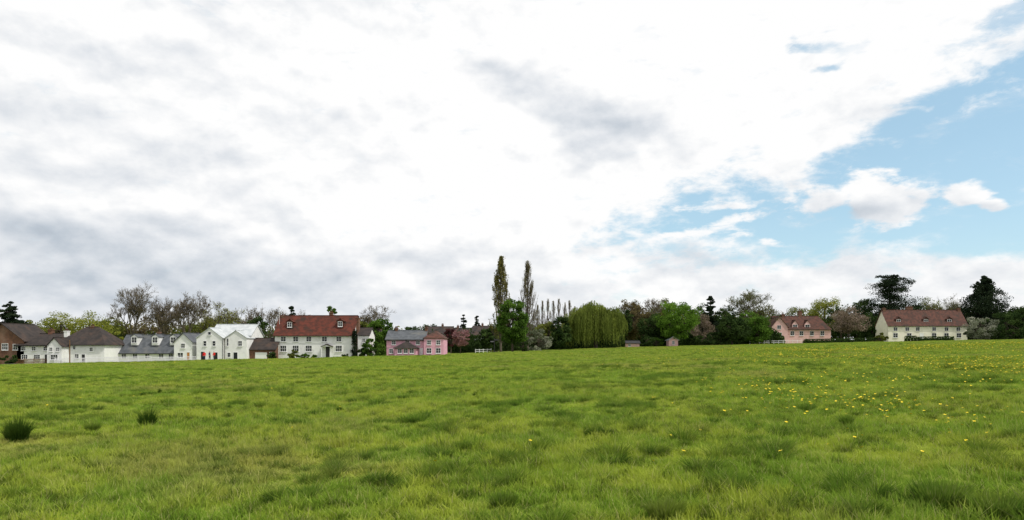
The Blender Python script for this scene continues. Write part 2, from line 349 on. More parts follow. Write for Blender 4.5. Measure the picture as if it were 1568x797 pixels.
    def chimney(s,px,pt,wpx,y,zb,mat='brick',pots=2,d=.9):
        cx=s.x(px);w=wpx*s.k/2;z1=s.z(pt,y)
        s.box('chimney',mat,cx-w,cx+w,y-d/2,y+d/2,zb,z1-.3); s.box('chimney_cap',mat,cx-w-.07,cx+w+.07,y-d/2-.07,y+d/2+.07,z1-.3,z1-.12)
        for i in range(pots):
            xx=cx-w*.5+(w*i/(max(1,pots-1)) if pots>1 else w*.5)
            pts=[(xx+.12*math.cos(t*math.pi/4),y+.12*math.sin(t*math.pi/4),z1-.12) for t in range(8)]
            s.prism('chimney_pots','rustroof',pts,(0,0,.4))
    def dormer(s,px,pt,pb,wpx,y,depth,wall='white',roofm='redroof',cols=2,kind='gable',rise=.6,fill=.72):
        cx=s.x(px);w=wpx*s.k/2;z0=s.z(pb,y);z1=s.z(pt,y)
        s.box('dormer_walls',wall,cx-w,cx+w,y,y+depth,z0-.4,z1)
        s.win(cx,w*fill,z0+.12,z1-.12,y,cols,2)
        s.roof(roofm,cx-w,cx+w,y,y+depth,z1,z1+rise,'y',.15,wall=wall,part='dormer_roof',th=.08)
    def gutter(s,x0,x1,y,z):
        s.box('gutter','dark',x0,x1,y-.46,y-.36,z-.3,z-.2)
    def done(s,yaw=0):
        e=bpy.data.objects.new(s.name,None); scene.collection.objects.link(e); e.location=(s.X0,s.Y,s.g); e.rotation_euler[2]=yaw
        for (part,mat),(v,f) in s.parts.items():
            me=bpy.data.meshes.new(part); me.from_pydata(v,[],f); me.materials.append(M[mat]); me.update()
            bm=bmesh.new(); bm.from_mesh(me); bmesh.ops.recalc_face_normals(bm,faces=bm.faces); bm.to_mesh(me); bm.free()
            o=bpy.data.objects.new(part,me); scene.collection.objects.link(o); o.parent=e
        return e

# 1 brick house far left
b=Build('brick_house',135,-30,38,9); x0,x1=b.x(-30),b.x(37); ze=b.z(522); b.walls('brick',x0,x1,0,9,ze)
b.roof('brownroof',x0,x1,0,9,ze,b.z(496),'y',.35,wall='brick'); b.window(8,527,536,8,3,2); b.window(-12,527,536,8,3,2); b.window(24,528,536,6,2,2); b.done()
# 2 white house
b=Build('white_house',135,26,82,7); x0,x1=b.x(26),b.x(82); ze=b.z(528); b.walls('white',x0,x1,0,7,ze)
b.roof('brownroof',x0,x1,0,7,ze,b.z(512,3.5),'x',.35,hip=(2.2,0),wall='white')
for p in (36,52,70): b.window(p,532,537,5,2,2)
for p in (38,57): b.window(p,544,550,8,3,2)
b.door(72,543,6,'dark'); b.chimney(60,504,6,3.6,ze+1); b.gutter(x0,x1,0,ze); b.done()
# 3 white house
b=Build('white_house',133,84,160,8); x0,x1=b.x(84),b.x(160); ze=b.z(527); b.walls('white',x0,x1,0,8,ze)
b.roof('brownroof',x0,x1,0,8,ze,b.z(502,4),'x',.35,hip=(3.6,3.4)); b.gutter(x0,x1,0,ze)
b.walls('white',b.x(84),b.x(106),-2.2,-.01,b.z(530,-2.2)); b.roof('brownroof',b.x(84),b.x(106),-2.2,2,b.z(530,-2.2),b.z(518,-2.2),'y',.25,wall='white')
b.window(90,533,538,4,2,2,-2.2); b.window(100,533,538,4,2,2,-2.2); b.window(95,544,551,9,3,2,-2.2)
b.window(114,531,535,3,1,2); b.window(118,543,549,5,2,2); b.window(140,533,538,4,2,2); b.door(128,543,5,'dark'); b.chimney(90,506,5,2.5,ze,'white'); b.chimney(123,499,5,4,ze+2); b.done()
# 4 low cottage row
b=Build('slate_roofed_cottage',138,179,300,7); x0,x1=b.x(181),b.x(272); ze=b.z(540); b.walls('white',x0,x1,0,7,ze)
b.roof('slate',x0,x1,0,7,ze,b.z(514,3.5),'x',.3,wall='white'); b.gutter(x0,x1,0,ze)
for p in (202,234,262): b.dormer(p,516,526,10,.9,3.2,'white','slate',2,'gable',.45)
for p in (190,207,226,247,262): b.window(p,543,549,6,2,2)
b.chimney(230,508,4,3.5,ze+2,'brick',1)
b.walls('white',b.x(272.3),b.x(300),-1.5,7,b.z(524)); b.roof('slate',b.x(272.3),b.x(300),-1.5,7,b.z(524),b.z(511,-1.5),'y',.25,wall='white')
b.window(286,527,533,5,2,2,-1.5); b.window(282,541,548,7,2,2,-1.5); b.door(294,540,4,'orange',-1.5); b.done()
# 5 twin gabled white building
b=Build('twin_gabled_white_house',136,301,376,9); k=b.k
b.walls('white',b.x(312),b.x(375.5),3,10,b.z(514)); b.roof('zinc',b.x(312),b.x(375.5),3,10,b.z(514),b.z(498,6.5),'x',.2,wall='white')
b.walls('white',b.x(301),b.x(341),0,5,b.z(518)); b.roof('zinc',b.x(301),b.x(341),0,6,b.z(518),b.z(503),'y',.15,wall='white')
b.walls('white',b.x(343),b.x(376),0.6,5,b.z(518)); b.roof('zinc',b.x(343),b.x(376),.6,6,b.z(518),b.z(507),'y',.15,wall='white')
b.window(321,509,513,4,1,1); b.window(314,523,530,4,1,2); b.window(328,523,530,4,1,2); b.window(347,519,530,2.2,1,2,.6); b.window(366,523,530,5,2,2,.6)
b.box('glazed_doors','glass',b.x(308),b.x(314),-.03,.02,0,b.z(539)); b.door(331,540,5,'glass'); b.door(359,540,6,'glass',.6); b.window(349,541,547,4,1,2,.6)
b.box('downpipe','dark',b.x(341.4),b.x(341.4)+.1,-.1,0,0,b.z(518))
b.done()
# 6 brick outbuilding
b=Build('brick_outbuilding',138,377,421,6); x0,x1=b.x(377),b.x(421); ze=b.z(535); b.walls('brick',x0,x1,0,6,ze); b.roof('brownroof',x0,x1,0,6,ze,b.z(519,3),'x',.3,wall='brick')
b.box('garage_door','whitepaint',b.x(391),b.x(409),-.05,.02,0,b.z(540)); b.door(415,540,4,'whitepaint'); b.done()
# 7 big white house with red roof
b=Build('red_roofed_white_house',140,421,540,7.5); x0,x1=b.x(421),b.x(540); ze=b.z(513); b.walls('white',x0,x1,0,7.5,ze)
b.roof('redroof',x0,x1,0,7.5,ze,b.z(484.5,3.75),'x',.3,wall='white'); b.gutter(x0,x1,0,ze)
b.dormer(441,493,502,10,1.1,2.2,'redroof','redroof',2,rise=.45,fill=.62); b.dormer(519,492,501,10,1.1,2.2,'redroof','redroof',2,rise=.45,fill=.62)
for p in (434,453,473,497,519): b.window(p,516.5,523,6.5,2,2)
for p in (434,453,473,519): b.window(p,530,538.5,8,3,2)
b.door(502,531,6,'dark'); cx=b.x(502); b.roof('brownroof',cx-1,cx+1,-1.2,0,b.z(531),b.z(528.5),'y',.12,wall='whitepaint',part='porch_roof')
b.box('porch_posts','whitepaint',cx-1,cx-.88,-1.2,-1.08,0,b.z(531)); b.box('porch_posts','whitepaint',cx+.88,cx+1,-1.2,-1.08,0,b.z(531))
b.chimney(425,483,5,3.7,ze,'brick'); b.chimney(542,486,4,3.7,-.5,'brick',2,1.3); b.chimney(499,478,5,4.2,ze+2.5,'brick',2)
b.walls('white',b.x(544.5),b.x(562),2,8,b.z(514,2)); b.roof('brownroof',b.x(544.5),b.x(562),2,8,b.z(514,2),b.z(503,5),'x',.2,wall='white'); b.window(554,519,524,4,2,2,2); b.done()
# 8 pink house
b=Build('pink_house',140,592,680,7); x0,x1=b.x(592),b.x(650); ze=b.z(520); b.walls('pink',x0,x1,0,7,ze); b.roof('slate',x0,x1,0,7,ze,b.z(507,3.5),'x',.3,wall='pink'); b.gutter(x0,x1,0,ze)
b.walls('pink',b.x(650.3),b.x(680),-1,7,b.z(518)); b.roof('rustroof',b.x(650.3),b.x(680),-1,7,b.z(518),b.z(508,1),'y',.2,hip=(2.2,0),wall='pink')
for p in (603,624,640): b.window(p,523,528,5,2,2)
for p in (658,672): b.window(p,522,528,5,2,2,-1); b.window(p,534,541,6,2,2,-1)
b.walls('pink',b.x(607),b.x(640),-2.2,-.01,b.z(533)); b.roof('brownroof',b.x(607),b.x(640),-2.2,.6,b.z(533),b.z(524),'y',.3,hip=(1.2,0))
for p in (615,624,633): b.window(p,535,541,5,2,2,-2.2)
b.window(599,535,541,5,2,2); b.door(645,534,4,'whitepaint'); b.chimney(603,502,4,3.5,ze+1); b.chimney(650,501,4,3.5,ze+1); b.done()
# 9 distant houses
def simple(name,Y,p0,p1,eave,ridge,wall,roofm,D=7,chim=None,wins=(),hip=(0,0),axis='x'):
    b=Build(name,Y,p0,p1,D); x0,x1=b.x(p0),b.x(p1); ze=b.z(eave); b.walls(wall,x0,x1,0,D,ze); b.roof(roofm,x0,x1,0,D,ze,b.z(ridge,D/2 if axis=='x' else 0),axis,.3,hip=hip,wall=wall)
    for w in wins: b.window(w[0],w[1],w[2],w[3],2,2)
    if chim: b.chimney(chim[0],chim[1],3,D/2,ze,'brick')
    return b
simple('brown_roofed_house',215,724,752,513,500,'white','brownroof',8,(738,496),[(730,516,519,3),(740,516,519,3),(747,516,519,3),(732,523,527,4),(745,523,527,4)]).done()
simple('brick_cottage',225,686,722,514,503,'brick','brownroof',7,(700,499),[(694,517,520,3),(706,517,520,3)]).done()
simple('brown_roofed_cottage',205,655,692,512,501,'cream','brownroof',7,(676,497),[(684,516,519,3)]).done()
simple('brick_cottage',200,568,590,514,505,'brick','brownroof',7,(580,501)).done()
simple('garden_shed',186,957,979,526,522.5,'palepink','dark',3,None,[(964,528,531,3)]).done()
simple('pink_garden_hut',188,1024,1038,521,516.5,'palepink','zinc',3,None,[(1031,523,527,3)],axis='y').done()
# 10 pink house right
b=Build('pink_dormer_house',228,1178,1272,8); x0,x1=b.x(1190),b.x(1272); ze=b.z(504); b.walls('palepink',x0,x1,0,8,ze)
b.roof('rustroof',x0,x1,0,8,ze,b.z(485,4),'x',.3,hip=(0,2.5),wall='palepink'); b.gutter(x0,x1,0,ze)
b.walls('palepink',b.x(1178),b.x(1203),-1.6,6,b.z(501,-1.6)); b.roof('rustroof',b.x(1178),b.x(1203),-1.6,6,b.z(501,-1.6),b.z(486,-1.6),'y',.3,wall='palepink')
b.window(1190,499,504,5,2,2,-1.6); b.window(1190,510,516,7,3,2,-1.6)
for p in (1218,1237): b.dormer(p,497,503,9,.4,3,'palepink','rustroof',2,'gable',1.3)
for p in (1213,1227,1243,1259): b.window(p,508,514,5,2,2)
b.chimney(1233,476,5,4.2,ze+2); b.chimney(1206,481,4,4,ze+2); b.done()
# 11 cream house
b=Build('cream_house',213,1360,1482,7.5); x0,x1=b.x(1360),b.x(1481); ze=b.z(498.5); b.walls('cream',x0,x1,0,7.5,ze)
b.roof('rustroof',x0,x1,0,7.5,ze,b.z(475.5,3.75),'x',.3,wall='cream'); b.gutter(x0,x1,0,ze)
for p in (1378,1420,1456): b.dormer(p,489,496,9,.8,2.4,'rustroof','rustroof',2,'gable',.6,.66)
for p in (1371,1389,1405,1430,1449,1467): b.window(p,502,507,5,2,2)
for p in (1371,1392,1430,1449,1468): b.window(p,511,517,6,2,2)
b.door(1411,511,5,'whitepaint'); b.chimney(1404,469.5,9,4.2,ze+2,'brick',3); b.chimney(1363,472,4,3.75,ze+1); b.chimney(1479,472,4,3.75,ze+1); b.done()

# ---------------------------------------------------------------- trees : left to right
T=crown_tree; B=bare_tree
conifer('pine_tree',16,160,462,44,bottom=.35,prof=([0,.3,.7,1],[.7,1,.8,.4]))
bush('garden_shrub',-12,131,541,50,'dark'); bush('garden_shrub',16,131,543,22,'dark',18)
T('budding_tree',92,175,473,66,'yellow',.1,90,50,.26); T('budding_tree',136,180,474,84,'yellow',.05,120,50,.26); T('leafing_tree',60,190,488,60,'olive',.1,70,70); T('leafing_tree',168,200,482,60,'olive',.1,70,70)
B('bare_oak_tree',203,165,435,78,'bud',6,3,.5,.78,1,.16); B('bare_tree',246,170,456,58,'bud',6,3,.5,.78,1,.18); B('bare_tree',288,168,447,68,'bud',6,3,.5,.78,1,.16)
T('leafing_tree',174,150,505,32,'yellow',0,30,60,.22); T('leafing_tree',235,205,482,90,'bud',.05,90,60); T('leafing_tree',310,200,484,90,'olive',.05,90,65)
T('budding_tree',345,185,474,54,'yellow',.1,50,45,.24);B('budding_tree',345,170,464,62,'yellow',6,3,.55,.78,1,.22); B('budding_tree',325,180,472,46,'yellow',5,3,.55,.78,3,.22)
B('ivy_clad_tree',389,162,468,48,'bud',5,3,.45,.78,1,.2,ivy=True); bush('ivy_thicket',392,160,474,44,'dark',60); B('bare_tree',420,180,472,46,'bud',5)
conifer('fir_tree',446,168,469,28,n=60); T('leafing_tree',508,175,467,26,'green',.3,40,55); B('bare_tree',470,190,476,50,'bud',5)
B('bare_tree',570,185,467,56,'bud',6,3,.5,.78,1,.18); T('leafing_tree',580,165,485,50,'green',.05,80); T('leafing_tree',552,170,490,36,'olive',.05,50)
bush('garden_shrub',570,139,519,30,'green',40); conifer('cypress_tree',543,139.5,505,7,n=40,per=70,bottom=0,flat=.9,leaf=.2); bush('garden_shrub',556,139,530,18,'dark',20); bush('garden_shrub',449,138,535,18,'olive',16); bush('garden_shrub',467,138,541,16,'green',14); bush('garden_shrub',416,137,538,16,'dark',16); bush('garden_shrub',481,138,543,12,'green',10); bush('garden_shrub',528,138,541,12,'dark',10)
T('cherry_blossom_tree',705,165,503,32,'pinkb',.2,50,45,.22); T('copper_beech_tree',690,175,500,26,'purple',.2,36,60,.26)
conifer('fir_tree',710,240,480,18,n=40); conifer('fir_tree',730,245,480,20,n=40); T('leafing_tree',668,230,493,60,'dark',.05,60); T('leafing_tree',622,220,495,60,'dark',.05,60); T('leafing_tree',745,200,497,36,'dark',.1,40)
PM=leafmat('leaf_poplar',(.11,.10,.03),(.27,.25,.07)); PY=leafmat('leaf_poplar_bud',(.14,.13,.05),(.28,.25,.11))
pf=([0,.15,.3,.5,.7,.88,1.0],[.45,.85,1,.95,.7,.4,.05])
poplar('lombardy_poplar_tree',767,172,395,33,PM,10500,.28,nb=200,nt=1700,pf=pf)
poplar('lombardy_poplar_tree',808,174,401,33,PM,2500,.2,nb=200,nt=2200,pf=pf)
T('maple_tree',785,160,459,52,'green',.03,130,85,.3)
for i,(p,tp) in enumerate([(823,468),(831,462),(839,459),(847,462),(856,459),(865,464),(872,461),(880,470)]): poplar('young_poplar_tree',p,195+i,tp,13,PY,520,.18,nb=60,nt=400,pf=([0,.3,.6,.85,1],[.5,1,.9,.5,.05]))
bush('blossom_bush',824,166,504,46,'whiteb',50,75,.24); T('holly_tree',858,170,486,38,'dark',0,80); T('leafing_tree',840,185,494,44,'olive',0,50); bush('garden_shrub',801,160,512,20,'dark',18); bush('blossom_bush',806,168,500,20,'whiteb',20)
willow('weeping_willow_tree',912,176,456,100)
T('copper_beech_tree',968,205,452,54,'bud',.1,100,80,.3); T('leafing_tree',950,200,472,44,'dark',.05,70); B('bare_tree',985,210,458,60,'bud',6,3,.5,.78,1,.22); T('leafing_tree',1015,225,453,58,'olive',.1,90,70); T('leafing_tree',1005,195,480,60,'dark',0,90)
T('maple_tree',1038,190,463,68,'fresh',.15,130,90,.3); T('cherry_blossom_tree',1074,205,482,46,'mauve',.15,60,55,.26); conifer('fir_tree',1088,215,453,38,n=110,per=130); T('leafing_tree',1062,230,462,52,'dark',.1,70,60)
T('holly_tree',1121,190,483,54,'dark',.02,100); B('budding_oak_tree',1143,225,445,80,'olive',6,3,.52,.78,2,.26); T('leafing_tree',1145,232,460,68,'olive',.1,70,45,.26); T('laurel_tree',1160,205,476,54,'green',0,90); T('leafing_tree',1110,225,464,50,'dark',.1,70,60)
bush('garden_shrub',1080,190,509,40,'dark',36); bush('garden_shrub',1098,192,504,30,'dark',34); bush('garden_shrub',1005,188,516,34,'green',26); bush('garden_shrub',990,187,514,28,'dark',26); T('leafing_tree',1200,250,476,64,'dark',.05,80)
T('budding_oak_tree',1262,265,450,68,'yellow',.15,110,60,.32); T('leafing_tree',1225,280,466,70,'olive',.1,80,70); T('leafing_tree',1310,255,454,54,'dark',.05,90,80); T('leafing_tree',1288,250,466,54,'dark',.05,70,70)
T('apple_blossom_tree',1299,214,470,66,'mauve',.1,110,55,.26)
conifer('cedar_tree',1362,235,420,80,bottom=.10,prof=([0,.3,.6,.85,1],[.8,1,1,.75,.40]),n=190,per=150,flat=.42,big=1.2); T('leafing_tree',1336,225,478,42,'dark',0,60); bush('holly_tree',1350,222,486,40,'dark',50)
T('leafing_tree',1425,260,453,64,'olive',.1,80,60); B('budding_tree',1445,250,454,56,'olive',6,3,.5,.78,1,.28); T('leafing_tree',1400,250,462,60,'dark',.05,70); T('leafing_tree',1460,255,464,54,'dark',.05,60)
conifer('yew_tree',1507,235,422,82,bottom=.02,prof=([0,.3,.5,.7,.85,1],[1,1,.88,.62,.38,.06]),n=420,per=100,flat=.75,leaf=.4,big=1.0)
bush('blossom_bush',1502,205,484,50,'whiteb',60,70); bush('laurel_bush',1540,203,480,74,'dark',100,90,.3); bush('laurel_bush',1590,202,482,64,'dark',80,80,.3); T('holly_tree',1565,225,462,60,'dark',0,100); T('leafing_tree',1620,215,470,90,'dark',0,90)
bush('garden_shrub',1488,208,498,20,'dark',24); bush('garden_shrub',1348,208,508,26,'olive',26)
T('leafing_tree',-50,150,480,70,'dark',0,80); B('bare_tree',-110,160,450,70,'bud',5)
def distant(name,pts,Y,col,n=140,per=110,leaf=.5):
    parts=[]
    for _ in range(n):
        px=rng.uniform(pts[0][0],pts[-1][0]); top=np.interp(px,[p[0] for p in pts],[p[1] for p in pts])+rng.uniform(0,13)
        yy=Y*rng.uniform(.95,1.12); x=X(px,yy); g=gz(x,yy); H=CZ+(HZ-top)*yy/F-g; r=rng.uniform(2.6,4.8)
        q=unit(rng.normal(size=(per,3)))*rng.uniform(.3,1,per)[:,None]; q=q*np.array([r,r,H*.5])+np.array([x,yy,g+H*.5])
        V,Q=leaves(q,leaf,.8); parts.append((V,Q,1,np.clip(rng.uniform(0,.7)+rng.uniform(-.1,.3,per),0,1)))
        V1,Q1=tubes([(x,yy,g-.3)],[(x,yy,g+H*.6)],[.22],[.1],5); parts.append((V1,Q1,0,None))
    return assemble(name,parts,[M['bark'],LM[col]])
distant('distant_trees',[(-200,490),(0,492),(200,490),(420,492),(620,499),(760,500)],235,'olive',210,200,.7)
distant('distant_trees',[(-200,500),(100,500),(420,500),(760,500)],210,'dark',150,200,.7)
distant('distant_trees',[(750,496),(900,485),(960,474),(1100,472),(1180,474),(1250,480),(1400,470),(1560,470),(1800,470)],275,'dark',280,220,.8)
distant('distant_trees',[(760,498),(900,480),(1000,470),(1100,468),(1330,472),(1568,470),(1800,470)],300,'bud',160,180,.8)
# hedges
hedge('clipped_hedge',1230,1352,210,518.5,1.6,'dark',.1,.24); hedge('clipped_hedge',1386,1402,207,514.5,1.5,'dark',.1,.24); hedge('clipped_hedge',1404,1460,207,515.5,1.4,'dark',.1,.24)
hedge('garden_hedge',938,956,187,512,3,'dark',.4,.3); hedge('garden_hedge',979,1024,194,512,3,'dark',.4,.3); hedge('garden_hedge',1040,1180,208,508,3,'dark',.4,.3)
hedge('garden_hedge',690,738,178,522,2,'dark',.4,.3); hedge('garden_hedge',765,950,186,503,3,'dark',.4,.3); hedge('garden_hedge',930,1200,216,500,3,'dark',.4,.35)
hedge('garden_hedge',555,592,150,522,2,'green',.4,.3); hedge('garden_hedge',160,182,148,536,2,'dark',.4,.3); hedge('garden_hedge',-120,24,146,534,2,'dark',.4,.3); hedge('garden_hedge',590,770,200,512,2,'dark',.4,.3)
bush('tall_grass_clump',757,150,536,26,'olive',14,60,.2)

# ---------------------------------------------------------------- fences, sign, post
def fence(name,px0,px1,Y0,Y1,h=1.0,sp=.16,w=.08,picket=True,mat='whitepaint'):
    xa,xb=X(px0,Y0),X(px1,Y1); L=math.hypot(xb-xa,Y1-Y0); n=int(L/sp); P0=[];P1=[];R=[]
    for i in range(n+1):
        t=i/n; x=xa+(xb-xa)*t; y=Y0+(Y1-Y0)*t; g=gz(x,y)
        post=(i%12==0) if picket else True
        P0.append((x,y,g-.2));P1.append((x,y,g+(h+.1 if post else h)));R.append(.06 if post else w/2)
    V,Q=tubes(P0,P1,R,[r*(.9 if r>.05 else .5) for r in R],4); parts=[(V,Q,0,None)]
    for zz in ((.3,.75) if picket else (.4,.8)):
        m=40; t=np.linspace(0,1,m+1); x=xa+(xb-xa)*t; y=Y0+(Y1-Y0)*t; z=ground(x,y)+h*zz*1.1
        P=np.c_[x,y+.05,z]; V,Q=tubes(P[:-1],P[1:],np.full(m,.045),np.full(m,.045),4); parts.append((V,Q,0,None))
    return assemble(name,parts,[M[mat]])
fence('white_picket_fence',84,232,130,131,1.1)
fence('white_picket_fence',232,300,131,132,.9,.2)
fence('white_post_and_rail_fence',1148,1228,205,209,1.1,1.6,.14,False)
fence('white_post_and_rail_fence',728,752,158,160,.9,1.0,.12,False)
fence('wooden_fence',24,84,132,131,1.0,.16,.1,True,'wood')
def pole(name,px,Y,top,r=.1,mat='wood',arms=False):
    x=X(px,Y); g=gz(x,Y); H=CZ+(HZ-top)*Y/F-g
    parts=[]; V,Q=tubes([(0,0,-.4)],[(0,0,H)],[r],[r*.75],8); parts.append((V,Q,0,None))
    if arms:
        for z,w,s in ((H-.25,.95,1),(H-.6,.85,-1)):
            V=np.array([(0,-.13,z),(s*w,-.13,z),(s*(w+.15),-.13,z+.13),(s*w,-.13,z+.26),(0,-.13,z+.26)]+[(0,-.09,z),(s*w,-.09,z),(s*(w+.15),-.09,z+.13),(s*w,-.09,z+.26),(0,-.09,z+.26)],float)
            parts.append((V,np.array([(0,1,3,4),(5,6,8,9),(0,1,6,5),(4,3,8,9),(1,2,7,6),(2,3,8,7)]),1,None))
        V,Q=tubes([(0,0,H)],[(0,0,H+.2)],[r*1.3],[.02],8); parts.append((V,Q,0,None))
    return assemble(name,parts,[M[mat],M['dark']],(x,Y,g))
pole('wooden_signpost',757,148,520,.09,'dark',True)
pole('telegraph_pole',107,129,521,.11,'wood'); pole('flag_pole',428,142,469,.04,'whitepaint')
for p in (366,373,379): pole('white_bollard',p,127,554,.10,'whitepaint')

def strip(name,pts,w,mat,dz):
    P=np.array(pts,float); t=np.linspace(0,len(P)-1,80); x=np.interp(t,range(len(P)),P[:,0]); y=np.interp(t,range(len(P)),P[:,1])
    V=[];Q=[]
    for i in range(80):
        for s in (-1,0,1):
            V.append((x[i],y[i]+s*w/2,gz(x[i],y[i]+s*w/2)+dz))
    for i in range(79):
        for j in range(2): a=i*3+j; Q.append((a,a+3,a+4,a+1))
    return quadmesh(name,V,Q,[M[mat]])
strip('village_lane',[(-110,126.5),(-60,130),(-35,133.5),(-15,141),(0,152)],3.6,'asphalt',.10)

# ---------------------------------------------------------------- people
def person(name,x,y,face,top,bottom,h=1.72,arm=0.0,stride=0.0,hair=(.05,.03,.02)):
    V=[(0,0,.93),(0,.01,1.15),(0,0,1.36),(0,0,1.49),(0,-.01,1.57),(0,-.02,1.66),(0,0,1.70)]
    R=[.165,.15,.175,.062,.08,.095,.058]; E=[(0,1),(1,2),(2,3),(3,4),(4,5),(5,6)]
    def a(p,r,par):
        V.append(p);R.append(r);E.append((par,len(V)-1)); return len(V)-1
    a((0,-.115,1.605),.014,4)
    for s in (-1,1):
        sh=a((s*.18,0,1.40),.08,2); el=a((s*.25,.03+arm*-.05,1.14),.058,sh); wr=a((s*.235,-.07-arm*.2,.93+arm*.22),.036,el); pa=a((s*.22,-.09-arm*.24,.87+arm*.24),.034,wr)
        for i,(fx,l) in enumerate(((-.024,.07),(-.009,.085),(.008,.08),(.022,.062))):
            f1=a((s*.22+fx,-.095-arm*.25,.83+arm*.24),.009,pa); a((s*.22+fx,-.112-arm*.26,.83-l*.6+arm*.24),.008,f1)
        th=a((s*.19,-.12-arm*.25,.86+arm*.24),.011,pa); a((s*.185,-.135-arm*.26,.83+arm*.24),.009,th)
        hp=a((s*.10,0,.87),.105,0); kn=a((s*.115,-.03-s*stride*.18,.49),.07,hp); an=a((s*.115,.03-s*stride*.3,.09),.046,kn); a((s*.12,-.12-s*stride*.3,.05),.042,an)
    me=bpy.data.meshes.new(name+'_skel'); me.from_pydata(V,E,[]); ob=bpy.data.objects.new(name,me); scene.collection.objects.link(ob)
    mo=ob.modifiers.new('s','SKIN')
    for i,sv in enumerate(me.skin_vertices[0].data): sv.radius=(R[i],R[i]*(.8 if i in(0,1,2) else 1)); sv.use_root=(i==0)
    ob.modifiers.new('u','SUBSURF').levels=1
    dg=bpy.context.evaluated_depsgraph_get(); m2=bpy.data.meshes.new_from_object(ob.evaluated_get(dg)); ob.modifiers.clear(); ob.data=m2; m2.materials.clear()
    for nm,c in (('trousers',bottom),('jacket',top),('skin',(.5,.3,.22)),('hair',hair),('shoes',(.03,.03,.03))):
        m2.materials.append(surf(name+'_'+nm,c))
    for p in m2.polygons:
        c=p.center; k=0
        if c.z<.1:k=4
        elif c.z<.88 and abs(c.x)<.2:k=0
        elif c.z<.92 and not arm:k=2
        elif c.z<1.48:k=1
        else:k=2
        if c.z>1.6 and (c.y>-.03 or c.z>1.69): k=3
        p.material_index=k; p.use_smooth=True
    ob.location=(x,y,gz(x,y)); ob.rotation_euler[2]=face; s=h/1.74; ob.scale=(s,s,s); return ob
yy=128.6
person('person_in_red_jacket',X(313,yy),yy,.4,(.65,.02,.02),(.03,.04,.08),1.74,0,.6)
person('person_in_red_coat',X(328,yy),yy,-.5,(.68,.03,.02),(.05,.05,.06),1.72,.6,.3)
person('person_in_dark_coat',X(320,yy),yy+.3,1.5,(.05,.05,.09),(.03,.03,.04),1.78,0,.2)

# ---------------------------------------------------------------- ground sheet
GA=(.36,.43,.055); GB=(.145,.275,.030); GD=(.37,.32,.12)
def grasscol(t,pos):
    big=t.smooth(t.noise(pos,.045,3,.6),.40,.62); med=t.smooth(t.noise(pos,.42,4,.7,.5),.42,.58); dry=t.smooth(t.noise(t.vm('ADD',pos,(31.,7.,0.)),.085,6,.75),.53,.64)
    thatch=t.smooth(t.noise(t.vm('ADD',pos,(3.,57.,0.)),.9,5,.75),.54,.66)
    fine=t.noise(pos,2.6,4,.7)
    c=t.mix(t.m('MULTIPLY',med,.85),GA,GB); c=t.mix(t.m('MULTIPLY',big,.40),c,(.20,.38,.035)); c=t.mix(t.m('MULTIPLY',dry,.55),c,GD); c=t.mix(t.m('MULTIPLY',thatch,.42),c,(.27,.24,.08))
    c=t.mix(t.smooth(fine,.50,.62,0,.85),c,(.045,.095,.014)); c=t.mix(t.smooth(fine,.45,.34,0,.6),c,(.50,.56,.12))  # dark flecks: small shadows in the turf, painted into the grass colour
    return c
m,t=newmat('meadow_ground'); out=t.n('ShaderNodeOutputMaterial'); bs=t.n('ShaderNodeBsdfDiffuse')
pos=t.n('ShaderNodeNewGeometry').outputs['Position']; c=grasscol(t,pos); c=t.mix(t.smooth(t.noise(pos,9,3,.7),.35,.7,.25,.75),c,(.09,.10,.03))
bn=t.n('ShaderNodeBump'); bn.inputs['Distance'].default_value=.15; bn.inputs['Strength'].default_value=.8; t.L.new(t.noise(pos,3,5,.7),bn.inputs['Height']); t.L.new(bn.outputs[0],bs.inputs['Normal'])
t.L.new(c,bs.inputs[0]); t.L.new(bs.outputs[0],out.inputs[0]); M['ground']=m
ax=np.concatenate([np.arange(0,40,.5),np.arange(40,120,1.5),np.arange(120,320,5),np.geomspace(320,6000,30)]); xs=np.concatenate([-ax[::-1][:-1],ax]); ys=np.concatenate([-np.geomspace(1,3000,25)[::-1],ax])
GX,GY=np.meshgrid(xs,ys,indexing='ij'); GZ=ground(GX,GY); nx,ny=GX.shape
idx=np.arange(nx*ny).reshape(nx,ny); Q=np.stack([idx[:-1,:-1],idx[1:,:-1],idx[1:,1:],idx[:-1,1:]],-1).reshape(-1,4)
quadmesh('ground',np.stack([GX,GY,GZ],-1).reshape(-1,3),Q,[m],smooth=True)

# ---------------------------------------------------------------- grass
def bladematerial(name,dark=1.0,green=0.0):
    m,t=newmat(name); out=t.n('ShaderNodeOutputMaterial'); pos=t.n('ShaderNodeNewGeometry').outputs['Position']
    at=t.n('ShaderNodeAttribute'); at.attribute_name='lv'
    c=grasscol(t,pos); c=t.mix(t.smooth(at.outputs['Fac'],0,1,0,.30,True),c,(.46,.54,.08))
    c=t.mix(t.smooth(at.outputs['Fac'],.89,.92,0,.55),c,(.48,.43,.20))
    if green: c=t.mix(green,c,(.07,.17,.022))
    s=t.n('ShaderNodeVectorMath',operation='SCALE'); t.L.new(c,s.inputs[0]); s.inputs['Scale'].default_value=dark
    d=t.n('ShaderNodeBsdfDiffuse'); tr=t.n('ShaderNodeBsdfTranslucent'); mx=t.n('ShaderNodeMixShader'); mx.inputs[0].default_value=.42
    t.L.new(s.outputs[0],d.inputs[0]); t.L.new(s.outputs[0],tr.inputs[0]); t.L.new(d.outputs[0],mx.inputs[1]); t.L.new(tr.outputs[0],mx.inputs[2]); t.L.new(mx.outputs[0],out.inputs[0]); return m
MG=bladematerial('grass_blades'); MT=bladematerial('tussock_blades',.8,.45); MR=bladematerial('rush_blades',.45,.85)
